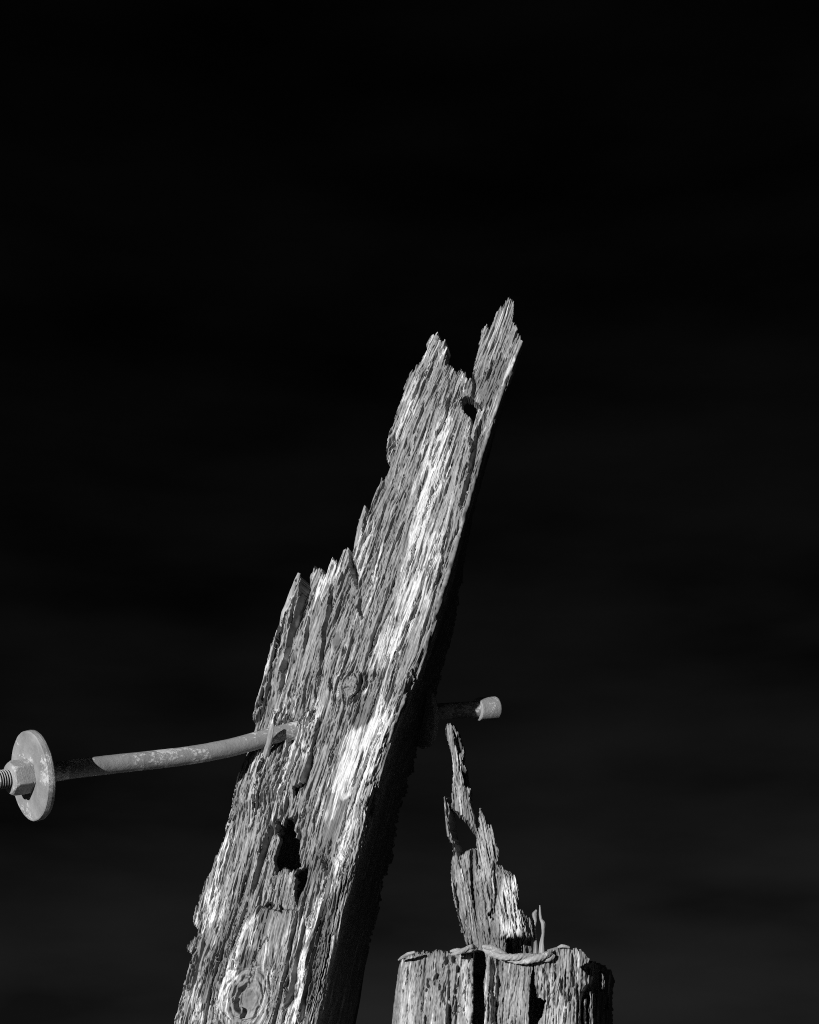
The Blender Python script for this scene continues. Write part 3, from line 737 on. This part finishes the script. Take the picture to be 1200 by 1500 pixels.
# ---------------------------------------------------------------- the stump
S_D = 2.02
S_N = np.array((-math.sin(math.radians(8)), -math.cos(math.radians(8)), 0.0))
S_0 = at(np.array(735.), np.array(1440.), np.array(S_D))
def stump_sheet(name, parent, lpts, rpts, y0, y1, w0, outline, n_hat, p0, dfun, hfun, seed, thick, bulge, extend, cavs=(), lip=.016, through=False, dg=.62, dt=.9, amp=.5, base=.24, nsl=200):
    gcol = np.arange(0, w0 + dg, dg); yf = np.arange(y0, y1, dt)
    yrow = np.concatenate([yf, np.arange(y1 + 8, y1 + extend, 24.)]) if extend else yf
    yc = np.minimum(yrow, y1); Lx, Rx = smooth_line(lpts, yc), smooth_line(rpts, yc)
    Gc, Yc = np.meshgrid(gcol, yc); _, T = np.meshgrid(gcol, yrow)
    U = Gc / w0; X = Lx[:, None] + U * (Rx - Lx)[:, None]
    B = on_plane(X, Yc, p0, n_hat)
    z = bulge(U, T)
    axis = np.array((0, 0, 1.))
    B = B - axis * (np.maximum(T - y1, 0) * .0011)[..., None]
    h, mg, Tj = wood_relief(Gc, T, seed, amp)
    slivers(h, Gc, T, dg, dt, nsl, np.random.default_rng(seed), (0, w0), (0, y1 - y0), (1.2, 4.5), (12, 60), (.5, 2.2))
    tone = wood_tone(mg, T, Tj, seed, base)
    jx = X + 1.8 * gn(Gc / 4, T / 16, seed + 1) + .9 * gn(Gc / 2, T / 6, seed + 2)
    jy = T + 4.5 * gn(Gc / 2.2, T / 300, seed + 3) + 3 * gn(Gc / 6, T / 300, seed + 4)
    rg2 = np.random.default_rng(seed + 9)
    for n_, wl, ll, al, ex in ((30, (3, 9), (8, 35), (1.5, 4), 8), (70, (1.2, 4), (4, 18), (-10, -3), 3), (30, (2, 6), (4, 12), (-5, -2), 2.2)):
        torn_plates(h, dg, dt, n_, rg2, (2, w0), (0, y1 - y0), wl, ll, al, ex)
    h, tone = hfun(h, tone, X, T, jx, jy, Gc, mg)
    P = B + n_hat * (z + h * .001)[..., None]
    c = lambda q: (q[:-1, :-1] + q[1:, 1:]) / 2
    crum = 2.6 * gn(c(X) / 5, c(T) / 6, seed + 11) + 1.4 * gn(c(X) / 2.4, c(T) / 2.8, seed + 12)
    keep = inpoly(c(X) * .4 + c(jx) * .6 + crum * .5, c(T) * .6 + c(jy) * .4 + 2 - 6 * strand_rand(c(mg), c(T), 2.1, 4000, seed + 77) * (c(T) < y1) + crum * .5, outline) | (c(T) > y1)
    bk = B + n_hat * (z * .9 - thick(T))[..., None]
    bk = bk + np.array((-n_hat[1], n_hat[0], 0)) * ((.5 - U) * thick(T) * 1.1)[..., None]
    keep = anchored(keep)
    cav = np.zeros_like(keep)
    for poly in cavs: cav |= inpoly(c(jx), c(jy) * .5 + c(T) * .5, poly) & (c(T) < y1 + 60)
    return build_sheet(name, parent, P, n_hat, keep, bk, tone, mg, T, cav=cav, lip=lip, through=through)

stump = thing('broken_stump', 'short squared timber stump with jagged upright splinters and rope round its top', 'stump', (float(S_0[0]), float(S_0[1] + .15), 0))
SL = [(560, 1545), (564, 1500), (567, 1460), (572, 1430), (576, 1405), (578, 1375)]
SR = [(893, 1545), (895, 1500), (897, 1450), (900, 1420), (900, 1375)]
SOUT = [(540, 1700), (566, 1499), (568, 1466), (573, 1438), (576, 1414), (584, 1402), (596, 1398), (608, 1394), (622, 1393), (645, 1391), (652, 1393), (664, 1394), (680, 1392), (692, 1388), (700, 1387), (712, 1390),
        (724, 1398), (745, 1409), (760, 1410), (780, 1408), (806, 1404), (811, 1392), (818, 1387), (826, 1386), (842, 1388), (852, 1391), (860, 1398), (863, 1407), (872, 1404), (887, 1409), (897, 1418), (899, 1424), (895, 1448), (896, 1475), (893, 1700), (893, 1800)]
def s_bulge(U, T):
    q = np.abs(2 * U - 1)
    return -np.where(U < .5, .085, .14) * (1 - (1 - np.clip(q, 0, .9995) ** 3.4) ** (1 / 3.4)) - .0 * T
def s_relief(h, tone, X, T, jx, jy, G, mg):
    def pit(poly, d, soft=2.5):
        nonlocal h; h = h - d * sstep(-soft * .4, soft, sdist(jx, T + 2 * gn(G / 2.4, T / 200, 505), poly))
    def groove(pts, d, soft=.6, end=8):
        nonlocal h; h = h - d * band(jx, jy, pts, soft, end)
    def ridge(pts, d, soft=.9, end=8):
        nonlocal h; h = h + d * band(jx, jy, pts, soft, end)
    def bleach(pts, val, soft=.7, end=14):
        nonlocal tone
        m = band(jx, jy, pts, soft, end) * sstep(-.5, .2, gn(mg / 4, T / 40, 530) + .2); tone = tone * (1 - m) + m * ((val - .42) * 1.25 + .24 + .4 * (tone - .22))
    h = h * 1.1
    # saw kerf
    # cleft under the knot
    ridge([(792, 1420, 10), (795, 1445, 12), (796, 1460, 6)], 9)
    # right side rebated back, with ribs
    pit([(850, 1416), (864, 1428), (862, 1440), (851, 1452), (846, 1560), (930, 1560), (930, 1400), (866, 1400), (862, 1410)], 60, 4)
    ridge([(866, 1450, 4), (866, 1500, 4.5), (866, 1560, 4.5)], 62, .5, 4)
    ridge([(856, 1458, 2), (855, 1500, 2.5), (853, 1560, 2.5)], 48, .5, 4)
    ridge([(882, 1420, 2), (883, 1436, 4), (884, 1448, 3)], 52, .5, 5)
    # long grooves
    groove([(722, 1400, 4), (722, 1440, 4), (724, 1500, 3)], 14); groove([(731, 1430, 3), (728, 1470, 4), (727, 1540, 3)], 16)
    groove([(717, 1440, 1.4), (716, 1500, 1.6)], 8)
    groove([(839, 1400, 2), (838, 1430, 2.4), (841, 1446, 2)], 12); groove([(828, 1420, 1.4), (829, 1500, 1.6)], 9); groove([(846, 1440, 2), (845, 1540, 2.4)], 14)
    groove([(806, 1395, 1.6), (807, 1420, 1.6)], 8); groove([(658, 1470, 3), (660, 1540, 4)], 14)
    for x, y, a, b, d in ((628, 1440, 5, 8, 10), (623, 1450, 2, 3, 12), (666, 1406, 5, 6, 14), (671, 1420, 3, 6, 12), (640, 1430, 3, 5, 8), (667, 1452, 3, 5, 10), (672, 1478, 5, 6, 12), (622, 1494, 3, 8, 12), (645, 1446, 2.5, 6, 8), (655, 1407, 3, 8, 8)):
        r = np.sqrt(((jx - x) / a) ** 2 + ((T - y) / b) ** 2); h = h - d * (1 - sstep(.5, 1.1, r))
    # knot lobe left of the kerf
    r = np.sqrt(((jx - 646) / 13) ** 2 + ((T - 1492) / 36) ** 2); h = h + 10 * (1 - sstep(.6, 1.05, r))
    bleach([(590, 1410, 3), (588, 1450, 6), (584, 1540, 7)], .60); bleach([(603, 1415, 4), (600, 1460, 5), (598, 1540, 4)], .60)
    bleach([(681, 1402, 8), (683, 1450, 7), (685, 1540, 6)], .66); bleach([(648, 1460, 6), (652, 1480, 5)], .58)
    bleach([(800, 1420, 16), (810, 1470, 18), (820, 1540, 22)], .58); bleach([(760, 1440, 14), (755, 1500, 16)], .5)
    top = 1 - sstep(1392, 1408, T); tone = tone * (1 - .25 * top * (X < 665)) 
    h = h + 4 * fbm(G / 20, T / 30, 523, 2) + 2.2 * gn(G / 9, T / 13, 522) + 1.5 * gn(G / 3.6, T / 7, 520) + .8 * gn(G / 2.2, T / 4, 521)
    return h, tone
stump_sheet('shaft', stump, SL, SR, 1376, 1540, 322., SOUT, S_N, S_0, None, s_relief, 500, lambda T: .12 + 0 * T, s_bulge, 1900,
            [[(693, 1360), (713, 1360), (712, 1420), (709, 1440), (710, 1460), (709, 1700), (691, 1700), (692, 1450)],
             [(780, 1413), (784, 1412), (783, 1440), (788, 1462), (800, 1464), (797, 1480), (788, 1500), (784, 1700), (764, 1700), (774, 1490), (775, 1450)]])

# rear half of the stump: plain round back so that the block is solid
def stump_back():
    V = []; F = []; zs = np.concatenate([np.linspace(0, 1, 14)])
    c = S_0 - S_N * .0
    ztop = float(at(np.array(735.), np.array(1432.), np.array(S_D + .03))[2])
    es = np.array((math.cos(math.radians(8)), -math.sin(math.radians(8)), 0))
    a = np.linspace(0, math.pi, 26)
    for i, z in enumerate(zs):
        for k, t in enumerate(a):
            p = c - S_N * (.11 + .16 * abs(math.sin(t)) ** .6) + es * (.132 * math.copysign(abs(math.cos(t)) ** .6, math.cos(t)))
            p = p + es * .0 ; V.append((p[0], p[1], z * ztop + .006 * math.sin(k * 2.3) * (z > .99)))
    n = len(a)
    for i in range(len(zs) - 1):
        for k in range(n - 1): F.append((i * n + k, i * n + k + 1, (i + 1) * n + k + 1, (i + 1) * n + k))
    b = (len(zs) - 1) * n
    for k in range(n // 2 - 1): F.append((b + k, b + k + 1, b + n - 2 - k, b + n - 1 - k))
    N_ = len(V)
    mesh_obj('back_half', V, F, stump, WOOD, False, {'tone': ('FLOAT', np.full(N_, .2)), 'grain': ('FLOAT_VECTOR', np.array(V))})
stump_back()

# upright broken remnant on top of the stump
B_0 = at(np.array(735.), np.array(1390.), np.array(S_D + .065)); B_N = np.array((math.sin(math.radians(1)), -math.cos(math.radians(1)), 0.))
BL = [(641, 1050), (652, 1180), (662, 1300), (678, 1400), (680, 1420)]
BR = [(735, 1050), (772, 1200), (800, 1300), (808, 1400), (809, 1420)]
BOUT = [(654, 1057), (657, 1057), (665, 1061), (670, 1070), (673, 1077), (680, 1099), (676, 1112), (675, 1116), (681, 1118), (684, 1136), (686, 1153), (690, 1157), (687, 1161), (690, 1178), (696, 1206), (699, 1217), (702, 1208), (701, 1190), (702, 1186), (704, 1185),
        (710, 1197), (714, 1208), (722, 1212), (725, 1228), (728, 1241), (731, 1250), (727, 1262), (729, 1268), (733, 1268), (736, 1273), (740, 1272), (752, 1281), (758, 1292), (759, 1310), (760, 1326), (767, 1337), (777, 1343), (780, 1354), (783, 1374),
        (786, 1392), (801, 1394), (801, 1430), (690, 1430), (686, 1388), (680, 1370), (669, 1325), (663, 1292), (662, 1259), (665, 1243), (662, 1232), (656, 1217), (650, 1202), (646, 1188), (648, 1184), (645, 1162),
        (647, 1156), (650, 1157), (655, 1165), (656, 1174), (660, 1179), (663, 1172), (663, 1142), (665, 1130), (663, 1112), (660, 1094), (654, 1070)]
def b_relief(h, tone, X, T, jx, jy, G, mg):
    def pit(poly, d, soft=2.0):
        nonlocal h; h = h - d * sstep(-soft * .4, soft, sdist(jx, T + 3 * gn(G / 2.4, T / 200, 605), poly))
    def groove(pts, d, soft=.6, end=8):
        nonlocal h; h = h - d * band(jx, jy, pts, soft, end)
    def ridge(pts, d, soft=.9, end=8):
        nonlocal h; h = h + d * band(jx, jy, pts, soft, end)
    def bleach(pts, val, soft=.5, end=10):
        nonlocal tone
        m = band(jx, jy, pts, soft, end) * sstep(-.5, .2, gn(mg / 4, T / 40, 530) + .2); tone = tone * (1 - m) + m * ((val - .42) * 1.25 + .24 + .4 * (tone - .22))
    h = h * .85
    ridge([(650, 1165, 5), (654, 1200, 5), (664, 1250, 4)], 10)
    # dark right-hand patches of the thin blade
    pit([(664, 1066), (672, 1078), (679, 1098), (674, 1103), (668, 1090)], 26); pit([(676, 1118), (684, 1132), (687, 1152), (679, 1150)], 30)
    groove([(671, 1085, 1.5), (675, 1130, 1.5)], 10)
    # right column proud and bleached
    bleach([(706, 1190, 8), (714, 1240, 14), (708, 1290, 12)], .52); bleach([(748, 1285, 12), (745, 1330, 16), (752, 1372, 26)], .72, .4)
    ridge([(748, 1280, 14), (744, 1330, 18), (752, 1376, 28)], 7, .5, 4)
    groove([(692, 1242, 3), (692, 1290, 3), (696, 1330, 1.5)], 14); groove([(724, 1262, 2), (727, 1310, 2), (722, 1350, 1.5)], 9)
    pit([(716, 1338), (722, 1330), (722, 1344), (718, 1346)], 22)
    groove([(666, 1290, 2), (674, 1330, 2.5), (682, 1370, 2)], 8); groove([(668, 1290, 3), (676, 1325, 3)], 10)
    pit([(743, 1375), (783, 1373), (783, 1350), (790, 1345), (794, 1372), (801, 1372), (801, 1440), (741, 1440)], 42)
    tone = np.where(T > 1376, np.minimum(tone, .2), tone)  # foot under the step: its shadow painted into the tone
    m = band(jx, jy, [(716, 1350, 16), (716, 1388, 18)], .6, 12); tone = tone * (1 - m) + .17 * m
    h = h + 5 * fbm(G / 18, T / 40, 622, 2) + 2.4 * gn(G / 4.5, T / 9, 620) + 1.5 * gn(G / 2.2, T / 4, 621)
    tone = tone * (1 + .45 * fbm(G / 14, T / 40, 623, 3))
    return h, tone
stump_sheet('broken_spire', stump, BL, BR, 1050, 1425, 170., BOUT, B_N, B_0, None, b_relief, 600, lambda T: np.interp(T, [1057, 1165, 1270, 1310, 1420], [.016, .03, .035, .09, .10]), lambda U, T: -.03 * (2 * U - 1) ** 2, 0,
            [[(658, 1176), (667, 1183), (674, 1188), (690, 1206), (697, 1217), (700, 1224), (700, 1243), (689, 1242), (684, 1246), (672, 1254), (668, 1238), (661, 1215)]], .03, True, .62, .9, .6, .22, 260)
def bp(x, y, off): return on_plane(np.array(float(x)), np.array(float(y)), B_0, B_N) + B_N * off
sliver_mesh('splinter', stump, [(bp(788, 1331, -.02), .0012), (bp(785, 1337, -.02), .0036), (bp(786.5, 1346, -.022), .0026), (bp(785, 1358, -.022), .0014), (bp(787, 1374, -.025), .0020), (bp(788, 1402, -.03), .005)], 22, .42, 16, 90, .9)
sliver_mesh('splinter', stump, [(bp(793, 1324, -.02), .0009), (bp(793.5, 1338, -.02), .0016), (bp(795, 1346, -.02), .0018), (bp(798, 1350, -.02), .0028), (bp(798, 1366, -.022), .0020), (bp(796.5, 1378, -.024), .0028), (bp(797, 1402, -.03), .005)], 23, .5, 16, 90, .9)
# ---------------------------------------------------------------- rope on the stump's top edge
rope = thing('rope', 'pale two-strand rope lying along the top edge of the stump', 'rope', tuple(at(np.array(760.), np.array(1404.), np.array(S_D - .005))))
def strand(pts, seed, steps=120):
    C = np.array([at(np.array(float(x)), np.array(float(y)), np.array(d)) for x, y, d, r in pts]); r = np.array([p[3] for p in pts])
    s = np.concatenate([[0], np.cumsum(np.linalg.norm(np.diff(C, axis=0), axis=1))]); q = np.linspace(0, s[-1], steps)
    rr = np.interp(q, s, r); C = resample(C, steps, 10)
    a = np.linspace(0, 2 * math.pi, 24, endpoint=False); AA, QQ = np.meshgrid(a, q)
    rad = rr[:, None] * (1 + .22 * gn(np.cos(AA) * 1.3 + 5, QQ * 45 + np.sin(AA), seed) + .10 * gn(np.cos(AA) * 4, QQ * 130 + np.sin(AA) * 4, seed + 1) + .05 * np.sin(AA * 5 + QQ * 420) + .05 * gn(np.cos(AA) * 9, QQ * 400 + np.sin(AA) * 9, seed + 2)) * .80
    return sweep('strand', rope, C, rad, 24, ROPE_M)
d = S_D - .010
def twisted(path, r, off, pitch, seed, ph=0.):
    C = resample(np.array([at(np.array(float(x)), np.array(float(y)), np.array(dd)) for x, y, dd in path]), 260, 12)
    q = np.concatenate([[0], np.cumsum(np.linalg.norm(np.diff(C, axis=0), axis=1))])
    tg = np.gradient(C, axis=0); tg /= np.linalg.norm(tg, axis=1)[:, None]
    e1 = np.cross(tg, (0, 0, 1.)); e1 /= np.linalg.norm(e1, axis=1)[:, None]; e2 = np.cross(e1, tg)
    a = np.linspace(0, 2 * math.pi, 22, endpoint=False); AA, QQ = np.meshgrid(a, q)
    taper = np.minimum(np.minimum(q / .012, (q[-1] - q) / .012), 1) ** .5
    for k in (0, 1):
        w = q / pitch * 2 * math.pi + k * math.pi + ph + .7 * gn(q / .03, q * 0 + seed, 40)
        S = C + e1 * (np.cos(w) * off)[:, None] + e2 * (np.sin(w) * off)[:, None]
        rad = (r * (.25 + .75 * taper) * (1 + .25 * gn(q / .022, q * 0 + seed + k, 41)))[:, None] * (1 + .07 * np.sin(AA * 4 - QQ * 900) + .13 * gn(np.cos(AA) * 3, QQ * 190 + np.sin(AA) * 3, seed + k) + .09 * gn(np.cos(AA) * 8, QQ * 600 + np.sin(AA) * 8, seed + k + 5))
        sweep('strand', rope, S, rad, 22, ROPE_M)
twisted([(707, 1388, d + .004), (716, 1391, d), (728, 1396, d - .002), (742, 1402, d - .004), (757, 1405, d - .004), (774, 1404, d - .002), (790, 1402, d), (803, 1401, d + .002), (811, 1396, d + .008)], .0043, .0034, .085, 31, .4)
twisted([(660, 1396, d + .004), (668, 1394.5, d), (680, 1392.5, d), (690, 1389, d + .002), (698, 1388, d + .014)], .0030, .0022, .06, 41, 1.2)
strand([(584, 1406, d + .05, .0015), (590, 1402, d + .035, .0028), (599, 1397, d + .02, .003), (608, 1394.5, d + .015, .002)], 37, 60)
strand([(817, 1388, d + .01, .0015), (823, 1385.5, d + .01, .003), (828, 1386, d + .01, .0026), (834, 1388, d + .012, .002)], 39, 60)
